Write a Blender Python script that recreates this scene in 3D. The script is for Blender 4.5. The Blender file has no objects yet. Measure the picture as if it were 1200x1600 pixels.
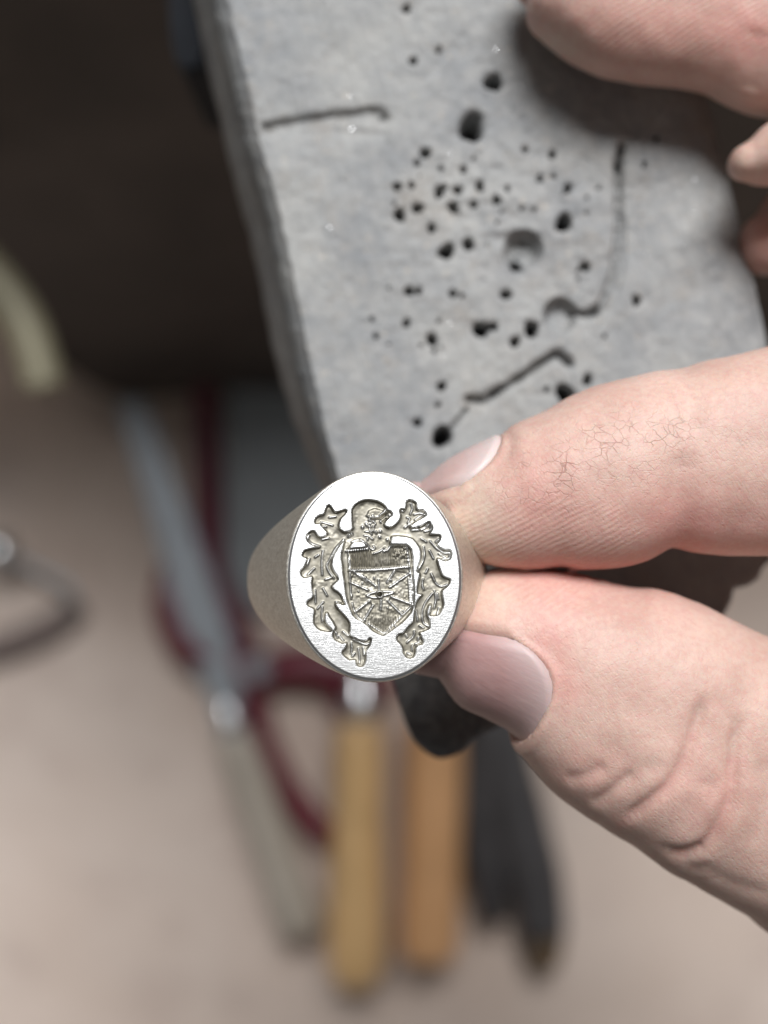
import bpy, bmesh, math, random
import numpy as np
from mathutils import Vector, Matrix

random.seed(7)
RNG = np.random.default_rng(11)
scene = bpy.context.scene
COL = scene.collection
MM = 0.001            # everything is worked out in millimetres and stored in metres

# ------------------------------------------------------------------ camera, light, exposure
cam_d = bpy.data.cameras.new('camera')
cam = bpy.data.objects.new('camera', cam_d); COL.objects.link(cam)
cam.location = (0, 0, 0.100)
cam_d.sensor_fit = 'HORIZONTAL'; cam_d.sensor_width = 36; cam_d.lens = 60
cam_d.clip_start = 0.002; cam_d.clip_end = 20
cam_d.dof.use_dof = True; cam_d.dof.focus_distance = 0.1005; cam_d.dof.aperture_fstop = 16.5
scene.camera = cam

world = bpy.data.worlds.new('World'); scene.world = world; world.use_nodes = True
bg = world.node_tree.nodes['Background']
bg.inputs[0].default_value = (1.0, 0.98, 0.96, 1); bg.inputs[1].default_value = 0.09

def area(name, loc, target, size, size_y, power, color):
    d = bpy.data.lights.new(name, 'AREA'); d.shape = 'RECTANGLE'
    d.size = size; d.size_y = size_y; d.energy = power; d.color = color
    o = bpy.data.objects.new(name, d); COL.objects.link(o); o.location = loc
    o.rotation_euler = (Vector(target) - Vector(loc)).to_track_quat('-Z', 'Y').to_euler()
    return o
area('bench_lamp', (0.07, 0.64, 0.87), (0, 0, -0.02), 0.54, 0.44, 20.5, (0.98, 0.985, 1.0))

scene.view_settings.view_transform = 'Standard'; scene.view_settings.look = 'None'
scene.view_settings.exposure = 0; scene.view_settings.gamma = 1
scene.cycles.use_denoising = True

# ------------------------------------------------------------------ helpers
def P(px, py, z):
    """a point (mm) seen at photo position px,py when it lies at height z"""
    k = (100.0 - z) / 2000.0
    return np.array([(px - 600) * k, -(py - 800) * k, z])

def tag(o, label=None, cat=None, group=None, kind=None):
    for k, v in (('label', label), ('category', cat), ('group', group), ('kind', kind)):
        if v: o[k] = v
    return o

def link(name, me, mat=None, parent=None):
    o = bpy.data.objects.new(name, me); COL.objects.link(o)
    if mat: me.materials.append(mat)
    if parent: o.parent = parent; o.matrix_parent_inverse = parent.matrix_world.inverted()
    return o

def empty(name, loc=(0, 0, 0)):
    o = bpy.data.objects.new(name, None); COL.objects.link(o); o.location = [c * MM for c in loc]
    o.empty_display_size = 0.005
    bpy.context.view_layer.update()
    return o

def mesh_np(name, V, Q, smooth=True):
    """mesh from numpy vertices (mm) and quads"""
    V = np.asarray(V, np.float32) * MM; Q = np.asarray(Q, np.int32)
    me = bpy.data.meshes.new(name)
    n = Q.shape[1]
    me.vertices.add(len(V)); me.vertices.foreach_set('co', V.ravel())
    me.loops.add(Q.size); me.loops.foreach_set('vertex_index', Q.ravel())
    me.polygons.add(len(Q))
    me.polygons.foreach_set('loop_start', np.arange(0, Q.size, n, dtype=np.int32))
    me.polygons.foreach_set('loop_total', np.full(len(Q), n, np.int32))
    if smooth: me.polygons.foreach_set('use_smooth', np.ones(len(Q), bool))
    me.update(); me.validate()
    return me

def mesh_py(name, V, F, smooth=True):
    me = bpy.data.meshes.new(name)
    me.from_pydata([tuple(float(c) * MM for c in v) for v in V], [], F)
    if smooth: me.polygons.foreach_set('use_smooth', np.ones(len(me.polygons), bool))
    me.update(); return me

def grid_quads(nu, nv, wrap=False):
    """quads of a grid stored row-major [v][u]"""
    i = np.arange(nv - 1)[:, None]; j = np.arange(nu if wrap else nu - 1)[None, :]
    j2 = (j + 1) % nu
    return np.stack([i * nu + j, i * nu + j2, (i + 1) * nu + j2, (i + 1) * nu + j], -1).reshape(-1, 4)

def resample(pts, n):
    pts = np.asarray(pts, float)
    d = np.r_[0, np.cumsum(np.linalg.norm(np.diff(pts, axis=0), axis=1))]
    t = np.linspace(0, d[-1], n)
    return np.stack([np.interp(t, d, pts[:, c]) for c in range(pts.shape[1])], 1)

def spline(pts, n):
    """Catmull-Rom through pts, then n even samples"""
    p = np.asarray(pts, float)
    p = np.vstack([2 * p[0] - p[1], p, 2 * p[-1] - p[-2]])
    out = []
    for i in range(1, len(p) - 2):
        for t in np.linspace(0, 1, 12, endpoint=False):
            a, b, c, d = p[i - 1], p[i], p[i + 1], p[i + 2]
            out.append(.5 * (2 * b + (c - a) * t + (2 * a - 5 * b + 4 * c - d) * t * t + (3 * b - a - 3 * c + d) * t ** 3))
    out.append(p[-2])
    return resample(out, n)

def sst(a, b, x):
    t = np.clip((x - a) / (b - a), 0, 1); return t * t * (3 - 2 * t)

def vnoise(x, y, seed, z=None):
    """smooth value noise in 2-D, about -1..1"""
    r = np.random.default_rng(seed).uniform(-1, 1, (256, 256))
    xi = np.floor(x).astype(int); yi = np.floor(y).astype(int)
    fx = x - xi; fy = y - yi; fx = fx * fx * (3 - 2 * fx); fy = fy * fy * (3 - 2 * fy)
    g = lambda a, b: r[a & 255, b & 255]
    return (g(xi, yi) * (1 - fx) + g(xi + 1, yi) * fx) * (1 - fy) + (g(xi, yi + 1) * (1 - fx) + g(xi + 1, yi + 1) * fx) * fy

def seg_dist(X, Y, pts, tfade=False):
    """distance of grid points to a polyline"""
    d = np.full(X.shape, 1e9)
    for (x0, y0), (x1, y1) in zip(pts[:-1], pts[1:]):
        dx, dy = x1 - x0, y1 - y0; L = dx * dx + dy * dy + 1e-12
        t = np.clip(((X - x0) * dx + (Y - y0) * dy) / L, 0, 1)
        d = np.minimum(d, (X - x0 - t * dx) ** 2 + (Y - y0 - t * dy) ** 2)
    return np.sqrt(d)

def tube(name, path, rads, mat, parent=None, seg=20, flat=1.0, closed=False, up=(0, 0, 1)):
    """round (or flattened) bar along a path of mm points with radius per point"""
    path = np.asarray(path, float); n = len(path)
    rads = np.interp(np.linspace(0, 1, n), np.linspace(0, 1, len(rads)), rads) if np.ndim(rads) else np.full(n, rads)
    V = []
    for i in range(n):
        if closed: t = path[(i + 1) % n] - path[i - 1]
        else: t = path[min(i + 1, n - 1)] - path[max(i - 1, 0)]
        t = t / np.linalg.norm(t)
        s = np.cross(t, up); s /= np.linalg.norm(s); b = np.cross(s, t)
        for k in range(seg):
            a = 2 * math.pi * k / seg
            V.append(path[i] + rads[i] * (math.cos(a) * s + math.sin(a) * b * flat))
    F = []
    rows = n if closed else n - 1
    for i in range(rows):
        for k in range(seg):
            k2 = (k + 1) % seg; i2 = (i + 1) % n
            F.append((i * seg + k, i * seg + k2, i2 * seg + k2, i2 * seg + k))
    if not closed:
        F.append(tuple(range(seg))[::-1]); F.append(tuple((n - 1) * seg + k for k in range(seg)))
    me = mesh_py(name, V, F)
    bm = bmesh.new(); bm.from_mesh(me); bmesh.ops.recalc_face_normals(bm, faces=bm.faces); bm.to_mesh(me); bm.free()
    return link(name, me, mat, parent)

def lathe(name, a, b, prof, mat, parent=None, seg=32):
    """turned shape from point a to point b; prof = (t along, radius mm)"""
    a = np.asarray(a, float); b = np.asarray(b, float)
    p = resample(prof, max(24, len(prof) * 5)) if len(prof) > 2 else np.asarray(prof, float)
    return tube(name, [a + (b - a) * t for t, r in p], [r for t, r in p], mat, parent, seg) if False else _lathe(name, a, b, p, mat, parent, seg)

def _lathe(name, a, b, p, mat, parent, seg):
    t = (b - a) / np.linalg.norm(b - a); s = np.cross(t, (0, 0, 1.)); s /= np.linalg.norm(s); u = np.cross(s, t)
    V = []; F = []
    for q, r in p:
        for k in range(seg):
            w = 2 * math.pi * k / seg
            V.append(a + (b - a) * q + max(r, .02) * (math.cos(w) * s + math.sin(w) * u))
    for i in range(len(p) - 1):
        for k in range(seg):
            k2 = (k + 1) % seg
            F.append((i * seg + k, i * seg + k2, (i + 1) * seg + k2, (i + 1) * seg + k))
    F.append(tuple(range(seg))[::-1]); F.append(tuple((len(p) - 1) * seg + k for k in range(seg)))
    me = mesh_py(name, V, F)
    bm = bmesh.new(); bm.from_mesh(me); bmesh.ops.recalc_face_normals(bm, faces=bm.faces); bm.to_mesh(me); bm.free()
    return link(name, me, mat, parent)

def slab(name, outline, z0, z1, mat, parent=None, bev=0.8):
    """flat plate with a given outline (mm x,y), from z0 up to z1, bevelled"""
    bm = bmesh.new()
    lo = [bm.verts.new((x * MM, y * MM, z0 * MM)) for x, y in outline]
    f = bm.faces.new(lo)
    r = bmesh.ops.extrude_face_region(bm, geom=[f])
    bmesh.ops.translate(bm, verts=[v for v in r['geom'] if isinstance(v, bmesh.types.BMVert)], vec=(0, 0, (z1 - z0) * MM))
    bmesh.ops.recalc_face_normals(bm, faces=bm.faces)
    if bev: bmesh.ops.bevel(bm, geom=bm.edges[:], offset=bev * MM, segments=2, affect='EDGES', clamp_overlap=True)
    me = bpy.data.meshes.new(name); bm.to_mesh(me); bm.free()
    return link(name, me, mat, parent)

# ------------------------------------------------------------------ materials
class N:
    """small node-building helper; textures run on object coordinates in millimetres"""
    def __init__(s, name):
        s.m = bpy.data.materials.new(name); s.m.use_nodes = True
        s.t = s.m.node_tree; s.b = s.t.nodes['Principled BSDF']
        s.co = s.t.nodes.new('ShaderNodeTexCoord').outputs['Object']
    def new(s, typ, **kw):
        n = s.t.nodes.new(typ)
        for k, v in kw.items(): setattr(n, k, v)
        return n
    def put(s, sock, v):
        if hasattr(v, 'is_output'): s.t.links.new(v, sock)
        elif isinstance(v, (tuple, list)) and len(v) == 3 and sock.type == 'RGBA': sock.default_value = (*v, 1)
        else: sock.default_value = v
    def map(s, scale=(1, 1, 1), rot=(0, 0, 0), loc=(0, 0, 0)):
        if not isinstance(scale, (tuple, list)): scale = (scale,) * 3
        a = s.new('ShaderNodeMapping'); s.put(a.inputs[0], s.co)
        a.inputs['Rotation'].default_value = rot
        b = s.new('ShaderNodeMapping'); s.put(b.inputs[0], a.outputs[0])
        b.inputs['Location'].default_value = loc
        b.inputs['Scale'].default_value = [1000 * c for c in scale]
        return b.outputs[0]
    def noise(s, scale=1., detail=4, rough=.55, rot=(0, 0, 0), loc=(0, 0, 0), dist=0.):
        n = s.new('ShaderNodeTexNoise'); s.put(n.inputs['Vector'], s.map(scale, rot, loc))
        n.inputs['Scale'].default_value = 1; n.inputs['Detail'].default_value = detail
        n.inputs['Roughness'].default_value = rough; n.inputs['Distortion'].default_value = dist
        return n.outputs['Fac']
    def voronoi(s, scale=1., feature='F1', loc=(0, 0, 0), rnd=1., vec=None):
        n = s.new('ShaderNodeTexVoronoi', feature=feature); s.put(n.inputs['Vector'], vec or s.map(scale, loc=loc))
        n.inputs['Scale'].default_value = 1; n.inputs['Randomness'].default_value = rnd
        return n.outputs['Distance']
    def ramp(s, fac, stops):
        n = s.new('ShaderNodeValToRGB'); s.put(n.inputs[0], fac); e = n.color_ramp.elements
        while len(e) < len(stops): e.new(.5)
        for q, (p, c) in zip(e, stops):
            q.position = p; q.color = (*c, 1) if isinstance(c, (tuple, list)) else (c, c, c, 1)
        return n.outputs[0]
    def mix(s, fac, a, b, mode='MIX'):
        n = s.new('ShaderNodeMix', data_type='RGBA', blend_type=mode)
        s.put(n.inputs[0], fac); s.put(n.inputs[6], a); s.put(n.inputs[7], b); return n.outputs[2]
    def math(s, op, a, b=0., c=0.):
        n = s.new('ShaderNodeMath', operation=op); s.put(n.inputs[0], a); s.put(n.inputs[1], b); s.put(n.inputs[2], c); return n.outputs[0]
    def attr(s, name):
        n = s.new('ShaderNodeAttribute', attribute_name=name); return n
    def bump(s, h, dist, strength=1., normal=None):
        n = s.new('ShaderNodeBump'); s.put(n.inputs['Height'], h); n.inputs['Distance'].default_value = dist * MM
        n.inputs['Strength'].default_value = strength
        if normal: s.put(n.inputs['Normal'], normal)
        return n.outputs[0]
    def set(s, **kw):
        for k, v in kw.items(): s.put(s.b.inputs[k.replace('_', ' ')], v)
        return s.m

def mat_simple(name, col, rough=.5, metal=0., var=.25, scale=.3, bump=0.05):
    n = N(name); f = n.noise(scale, 5)
    c = n.mix(n.ramp(f, [(.3, 0.), (.7, 1.)]), tuple(x * (1 - var) for x in col), tuple(min(1, x * (1 + var)) for x in col))
    return n.set(Base_Color=c, Roughness=rough, Metallic=metal, Normal=n.bump(n.noise(scale * 6, 3), bump))

def mat_face():
    n = N('brushed_silver')
    at = n.attr('recess').outputs['Fac']
    # fine cross scratches of the emery stick on the flat, none in the engraving
    s1 = n.noise((.55, 14, 3), 4, .65, rot=(0, 0, math.radians(3)))
    s2 = n.noise((1.6, 26, 3), 3, .6, rot=(0, 0, math.radians(-9)), loc=(5, 2, 0))
    sc = n.math('ADD', n.math('MULTIPLY', s1, .65), n.math('MULTIPLY', s2, .45))
    sc = n.math('MULTIPLY', sc, n.math('SUBTRACT', 1.0, at))
    gr = n.math('MULTIPLY', n.noise(9, 3, .6), at)
    h = n.math('ADD', sc, n.math('MULTIPLY', gr, .08))
    tar = n.noise(1.4, 4, .6, loc=(3, 8, 1))
    rec = n.mix(n.ramp(tar, [(.35, 0.), (.7, 1.)]), (.25, .232, .185), (.38, .36, .31))
    col = n.mix(at, (.71, .71, .70), rec)
    rough = n.math('ADD', n.math('MULTIPLY', n.math('SUBTRACT', 1., at), .36), n.math('MULTIPLY', at, .52))
    return n.set(Base_Color=col, Metallic=1., Roughness=rough, Normal=n.bump(h, .020, 1.))

def mat_band():
    n = N('satin_silver')
    g = n.noise((2.8, 2.8, 1.6), 6, .82)
    pit = n.ramp(n.voronoi(1.6, loc=(.3, .1, .7)), [(.05, 1.), (.11, 0.)])
    c = n.mix(n.ramp(g, [(.35, 0.), (.65, 1.)]), (.66, .62, .535), (.87, .84, .76))
    nb = n.bump(g, .12, 1.)
    return n.set(Base_Color=c, Metallic=1., Roughness=n.math('ADD', .42, n.math('MULTIPLY', g, .16)), Normal=n.bump(pit, .02, .6, nb))

def mat_skin():
    n = N('skin')
    a = n.attr('masks'); sep = n.new('ShaderNodeSeparateColor'); n.put(sep.inputs[0], a.outputs['Color'])
    red, ridge, crack = sep.outputs[0], sep.outputs[1], sep.outputs[2]
    callus = a.outputs['Alpha']
    f1 = n.noise(.16, 4, .5); f2 = n.noise(.7, 5, .6, loc=(4, 1, 7))
    base = n.mix(n.ramp(f1, [(.35, 0.), (.65, 1.)]), (.50, .335, .275), (.62, .445, .372))
    base = n.mix(n.math('MULTIPLY', red, n.ramp(f2, [(.25, .45), (.75, 1.)])), base, (.60, .27, .235))
    base = n.mix(n.math('MULTIPLY', n.ramp(f2, [(.5, 0.), (.8, 1.)]), .35), base, (.69, .515, .445))
    base = n.mix(callus, base, (.60, .50, .40))
    # dirt-filled cracks over the first joint of the forefinger
    w = n.noise(.9, 3, .5, loc=(9, 2, 4))
    vec = n.new('ShaderNodeVectorMath', operation='ADD')
    nn = n.new('ShaderNodeTexNoise'); n.put(nn.inputs['Vector'], n.map(.8)); nn.inputs['Scale'].default_value = 1
    sc = n.new('ShaderNodeVectorMath', operation='SCALE'); n.put(sc.inputs[0], nn.outputs['Color']); sc.inputs['Scale'].default_value = .9
    n.put(vec.inputs[0], n.map((.95, 1.25, 1.), rot=(0, 0, .35))); n.put(vec.inputs[1], sc.outputs[0])
    ce = n.voronoi(feature='DISTANCE_TO_EDGE', vec=vec.outputs[0])
    broken = n.ramp(n.noise(.5, 3, .6, loc=(1, 6, 2)), [(.40, 0.), (.62, 1.)])
    cl = n.math('MULTIPLY', n.math('MULTIPLY', n.ramp(ce, [(.0, 1.), (.04, 0.)]), crack), broken)
    base = n.mix(n.math('MULTIPLY', cl, .42), base, (.22, .15, .13))
    ne = n.ramp(n.voronoi(feature='DISTANCE_TO_EDGE', vec=n.map((.8, 1.7, 1.2), rot=(0, 0, -.5), loc=(3, 3, 1))), [(0., 1.), (.05, 0.)])
    base = n.mix(n.math('MULTIPLY', n.math('MULTIPLY', ne, n.ramp(n.noise(.35, 3, loc=(2, 9, 5)), [(.42, 0.), (.62, 1.)])), .12), base, (.30, .19, .16))
    mo = n.noise(1.9, 4, .65, loc=(6, 6, 2))
    base = n.mix(n.math('MULTIPLY', n.ramp(mo, [(.45, 0.), (.7, 1.)]), .46), base, (.545, .28, .25))
    base = n.mix(n.math('MULTIPLY', n.ramp(mo, [(.25, 1.), (.5, 0.)]), .3), base, (.62, .485, .40))
    # dry white flakes
    fl = n.math('MULTIPLY', n.ramp(n.noise((1.1, 3.2, 2), 5, .7, rot=(0, 0, .5), loc=(2, 5, 3)), [(.63, 0.), (.70, 1.)]), n.ramp(n.noise(.3, 2, loc=(8, 3, 3)), [(.5, 0.), (.62, 1.)]))
    base = n.mix(n.math('MULTIPLY', fl, .45), base, (.82, .72, .66))
    # relief: friction ridges on the pads, crossing fine lines elsewhere
    wv = n.new('ShaderNodeTexWave', wave_type='BANDS', bands_direction='Y'); n.put(wv.inputs['Vector'], n.map((.35, .36, .36), rot=(0, 0, math.radians(-28))))
    wv.inputs['Scale'].default_value = 2.0; wv.inputs['Distortion'].default_value = 4.5; wv.inputs['Detail'].default_value = 2; wv.inputs['Detail Scale'].default_value = .35
    rd = n.math('MULTIPLY', n.math('MULTIPLY', wv.outputs['Fac'], ridge), n.ramp(n.noise(.45, 3, loc=(1, 1, 8)), [(.3, .15), (.65, 1.)]))
    wn = n.new('ShaderNodeVectorMath', operation='ADD'); n.put(wn.inputs[0], n.map((2.4, 2.9, 2.4))); n.put(wn.inputs[1], sc.outputs[0])
    fine = n.voronoi(feature='DISTANCE_TO_EDGE', vec=wn.outputs[0])
    fine = n.ramp(fine, [(0., 0.), (.25, 1.)])
    fine2 = n.noise((.9, 5.5, 3), 4, .6, rot=(0, 0, .9))
    h = n.math('ADD', n.math('MULTIPLY', fine, .14), n.math('MULTIPLY', fine2, .8))
    h = n.math('ADD', h, n.math('MULTIPLY', rd, .6))
    h = n.math('SUBTRACT', h, n.math('MULTIPLY', cl, 1.2))
    h = n.math('SUBTRACT', h, n.math('MULTIPLY', ne, .15))
    h = n.math('ADD', h, n.math('MULTIPLY', fl, .6))
    pore = n.ramp(n.voronoi(2.0, loc=(2, 7, 1)), [(.08, 1.), (.22, 0.)])
    h = n.math('SUBTRACT', h, n.math('MULTIPLY', pore, .35))
    nb = n.bump(h, .06, .8)
    m = n.set(Base_Color=base, Roughness=n.math('ADD', .40, n.math('MULTIPLY', f2, .22)), Normal=nb, Subsurface_Weight=.5,
              Subsurface_Scale=.0011, Specular_IOR_Level=.42)
    n.b.inputs['Subsurface Radius'].default_value = (1.0, .38, .22)
    return m

def mat_nail(name, k0, k1, k2):
    n = N(name)
    f = n.noise((.25, .9, .6), 3)
    tipf = n.attr('along').outputs['Fac']
    c = n.mix(n.ramp(f, [(.3, 0.), (.7, 1.)]), k0, k1)
    c = n.mix(n.ramp(tipf, [(.62, 0.), (.98, 1.)]), c, k2)
    return n.set(Base_Color=c, Roughness=.50, Subsurface_Weight=.2, Subsurface_Scale=.0008, Specular_IOR_Level=.5,
                 Normal=n.bump(n.noise((.2, 3.0, 3.0), 3, rot=(0, 0, .4)), .03))

def mat_pin():
    n = N('weathered_wood')
    ax = math.radians(14.5)
    grain = n.noise((4.5, .16, 1), 6, .68, rot=(0, 0, -ax))
    blot = n.noise(.10, 5, .6, loc=(3, 1, 0)); mid = n.noise(.55, 5, .65, loc=(1, 7, 0))
    c = n.mix(n.ramp(blot, [(.35, 0.), (.65, 1.)]), (.235, .243, .248), (.345, .345, .332))
    c = n.mix(n.math('MULTIPLY', n.ramp(mid, [(.45, 0.), (.8, 1.)]), .6), c, (.43, .415, .39))
    c = n.mix(n.math('MULTIPLY', n.ramp(grain, [(.45, 0.), (.75, 1.)]), .6), c, (.185, .185, .19))
    scr = n.ramp(n.noise((5., .35, 1), 3, .5, rot=(0, 0, -1.1), loc=(7, 7, 0)), [(.62, 0.), (.72, 1.)])
    c = n.mix(n.math('MULTIPLY', scr, .4), c, (.47, .465, .45))
    st = n.ramp(n.noise(.22, 4, .65, loc=(9, 4, 0)), [(.55, 0.), (.75, 1.)])
    c = n.mix(n.math('MULTIPLY', st, .45), c, (.27, .235, .195))
    sp = n.ramp(n.noise(1.6, 3, .5, loc=(2, 2, 9)), [(.66, 0.), (.73, 1.)])
    c = n.mix(n.math('MULTIPLY', sp, .4), c, (.60, .50, .38))
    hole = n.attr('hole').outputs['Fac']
    c = n.mix(n.math('MULTIPLY', hole, .92), c, (.035, .035, .04))  # dark holes and grooves, plus the shade painted on the pin's tip
    h = n.math('ADD', grain, n.math('MULTIPLY', n.noise(2.4, 5, .65), .8))
    return n.set(Base_Color=c, Roughness=.62, Normal=n.bump(h, .14, .8), Specular_IOR_Level=.35)

def mat_tray():
    n = N('dusty_leather')
    a = n.noise(.010, 4, .5); b = n.noise(.045, 5, .6, loc=(4, 2, 0)); d = n.noise(.35, 4, .6)
    c = n.mix(n.ramp(a, [(.35, 0.), (.65, 1.)]), (.66, .52, .43), (.74, .62, .54))
    c = n.mix(n.math('MULTIPLY', n.ramp(b, [(.5, 0.), (.75, 1.)]), .5), c, (.52, .405, .35))
    return n.set(Base_Color=c, Roughness=.8, Normal=n.bump(d, 1.2))

def mat_wood(name, c0, c1, ang=0.):
    n = N(name)
    g = n.noise((.9, .05, .9), 6, .6, rot=(0, 0, ang)); k = n.noise(.06, 3, loc=(2, 1, 1))
    c = n.mix(n.ramp(g, [(.3, 0.), (.7, 1.)]), c0, c1)
    c = n.mix(n.math('MULTIPLY', n.ramp(k, [(.45, 0.), (.75, 1.)]), .35), c, tuple(x * .6 for x in c0))
    return n.set(Base_Color=c, Roughness=.42, Normal=n.bump(g, .15), Coat_Weight=.6, Coat_Roughness=.3)

M_FACE, M_BAND, M_SKIN, M_NAIL_SHADE, M_PIN, M_TRAY = mat_face(), mat_band(), mat_skin(), mat_nail('thumbnail_shaded', (.37, .215, .205), (.43, .265, .25), (.53, .405, .39)), mat_pin(), mat_tray()  # thumbnail colour darkened to carry the shade that falls on it
M_NAIL_LIT = mat_nail('forefinger_nail_lit', (.50, .345, .32), (.57, .41, .385), (.62, .52, .50))  # lighter copy of the nail colour, as the side that faces the lamp
M_PANEL = mat_simple('dark_stained_wood', (.075, .058, .048), .6, 0, .35, .03, .3)
M_YEL = mat_wood('varnished_wood', (.72, .43, .17), (.84, .57, .29))
M_ORG = mat_wood('orange_wood', (.72, .38, .16), (.82, .47, .24))
M_GREYW = mat_wood('bare_grey_wood', (.42, .37, .30), (.52, .46, .39), .3)
M_STEEL = mat_simple('steel', (.42, .45, .48), .48, 1., .12, .2, .05)
M_SHINE = mat_simple('polished_steel', (.88, .89, .90), .30, 1., .05, .2, .02)
M_RED = mat_simple('red_plastic', (.15, .022, .036), .38, 0, .2, .08, .1)
M_DARK = mat_simple('dark_grey_rubber', (.060, .056, .057), .5, 0, .25, .1, .15)
M_GREYP = mat_simple('grey_painted_metal', (.27, .29, .30), .5, 0, .12, .05, .1)
M_NAVY = mat_simple('navy_painted_iron', (.004, .006, .010), .85, 0, .25, .1, .1)
M_CREAM = mat_simple('cream_plastic', (.33, .30, .20), .45, 0, .12, .1, .1)
M_BROWN = mat_simple('brown_tip', (.13, .085, .045), .6, 0, .25, .1, .1)

# ------------------------------------------------------------------ setting: tray under the bench and the bench itself
TZ = -330.0
nx = 120
gx, gy = np.meshgrid(np.linspace(-700, 700, nx), np.linspace(-700, 120, nx))
rise = 46 * np.clip((gy - 2) / 44, 0, 1.3) ** 2 * (1 - sst(-118, -84, gx))
gz = TZ + rise + 1.6 * vnoise(gx / 60, gy / 60, 3) + .8 * vnoise(gx / 22, gy / 22, 4)
tray = link('tray_floor', mesh_np('tray_floor', np.stack([gx, gy, gz], -1).reshape(-1, 3), grid_quads(nx, nx)), M_TRAY)
tag(tray, kind='structure')

bench = empty('workbench', (0, 70, -60))
tag(bench, 'dark wooden workbench front in deep shade behind the grey bench pin', 'workbench')
pw = []
for x0, x1 in ((-420, -141), (-139, 139), (141, 420)):
    pw.append((x0, x1))
for i, (x0, x1) in enumerate(pw):
    bm = bmesh.new()
    cs = [(x0, 36, TZ - 4), (x1, 36, TZ - 4), (x1, 130, -62), (x0, 130, -62), (x0, 50, TZ - 4), (x1, 50, TZ - 4), (x1, 144, -62), (x0, 144, -62)]
    vs = [bm.verts.new([c * MM for c in p]) for p in cs]
    for f in ((0, 1, 2, 3), (4, 7, 6, 5), (0, 4, 5, 1), (3, 2, 6, 7), (0, 3, 7, 4), (1, 5, 6, 2)): bm.faces.new([vs[k] for k in f])
    bmesh.ops.bevel(bm, geom=bm.edges[:], offset=.0015, segments=2, affect='EDGES')
    me = bpy.data.meshes.new('front_board'); bm.to_mesh(me); bm.free()
    link('front_board', me, M_PANEL, bench)
slab('bench_top', [(-420, 126), (420, 126), (420, 480), (-420, 480)], -61.5, -38.6, mat_simple('bench_top_wood', (.22, .16, .11), .6, 0, .3, .03, .3), bench, 1.5)

# ------------------------------------------------------------------ the bench pin
PZ = -24.0
def coons(left, right, bottom, top, nu, nv):
    wp = lambda n: np.r_[np.linspace(0, .40, n - 60), np.linspace(.40, 1, 61)[1:]]
    warp = lambda p: np.stack([np.interp(wp(nv), np.linspace(0, 1, len(p)), p[:, q]) for q in (0, 1)], 1)
    L, R = warp(spline(left, 1500)), warp(spline(right, 1500)); B, T = resample(bottom, nu), resample(top, nu)
    u = np.linspace(0, 1, nu)[None, :, None]; v = wp(nv)[:, None, None]
    return ((1 - u) * L[:, None] + u * R[:, None] + (1 - v) * B[None] + v * T[None]
            - ((1 - u) * (1 - v) * L[0] + u * (1 - v) * R[0] + (1 - u) * v * L[-1] + u * v * R[-1]))
p_left = [(625, 1105), (612, 1060), (570, 900), (520, 722), (501, 656), (477, 547), (437, 350), (404, 230), (392, 175), (371, 90), (350, 0), (335, -80), (322, -180), (305, -500), (262, -2200)]
p_right = [(1262, 850), (1238, 700), (1217, 600), (1197, 495), (1172, 390), (1147, 290), (1128, 220), (1100, 100), (1075, -30), (1050, -200), (1015, -600), (940, -2200)]
p_bot = spline([(625, 1105), (640, 1147), (660, 1173), (687, 1187), (718, 1178), (750, 1152), (850, 1107), (1000, 1035), (1095, 988), (1130, 966), (1146, 940), (1151, 922), (1168, 917), (1188, 905), (1198, 886), (1225, 868), (1262, 850)], 200)
p_top = [(262, -2200), (940, -2200)]
NU, NV = 430, 700
G = coons(p_left, p_right, p_bot, p_top, NU, NV)
PX, PY = G[..., 0], G[..., 1]
kz = (100 - PZ) / 2000
H = .22 * vnoise(PX / 90, PY / 90, 21) + (.07 + .09 * np.exp(-(((PX - 770) / 130) ** 2 + ((PY - 330) / 150) ** 2))) * (vnoise(PX / 26, PY / 26, 22) + .8 * vnoise(PX / 11, PY / 11, 23)) + .02 * vnoise(PX / 4, PY / 4, 24)
# long shallow plane marks
for k in range(70):
    x0, y0 = RNG.uniform(340, 1200), RNG.uniform(-40, 760); a = RNG.normal(1.9, .5); L = RNG.uniform(20, 110)
    if k % 3 == 0: a = RNG.normal(.5, .3)
    x1, y1 = x0 + L * math.cos(a), y0 + L * math.sin(a)
    box = (PX > min(x0, x1) - 12) & (PX < max(x0, x1) + 12) & (PY > min(y0, y1) - 12) & (PY < max(y0, y1) + 12)
    if box.any():
        d = seg_dist(PX[box], PY[box], [(x0, y0), (x1, y1)]); H[box] -= RNG.uniform(.03, .10) * np.exp(-(d / RNG.uniform(1.6, 3.2)) ** 2)
HOLE = np.zeros_like(H)
holes5 = [(460,45,50),(272,155,20),(238,195,12),(337,215,11),(427,220,13),(470,175,8),(157,293,16),(217,287,13),(330,312,20),(352,290,12),(405,303,18),(495,290,18),(385,370,20),(470,362,15),(563,345,17),(608,298,10),(167,407,24),(240,380,21),(297,460,16),(358,553,30),(448,523,23),(648,608,28),(837,440,32),(925,617,19),(853,300,18),(790,160,15),(680,140,12),(740,260,13),(795,250,10),(665,380,10),(715,385,10),(205,718,18),(245,718,13),(385,730,15),(422,738,9),(600,730,20),(195,848,15),(327,840,9),(300,915,22),(310,962,9),(500,875,30),(550,862,18),(707,872,30),(638,925,21),(55,830,9),(70,900,11),(340,1105,18),(323,1182,11),(240,1255,16),(343,1312,42),(843,1135,34),(935,1080,20),(768,1118,11),(1135,757,18),(1165,205,11)]
holes = [(560 + x / 2.609, 180 + y / 2.609, r / 2.609) for x, y, r in holes5]
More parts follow.
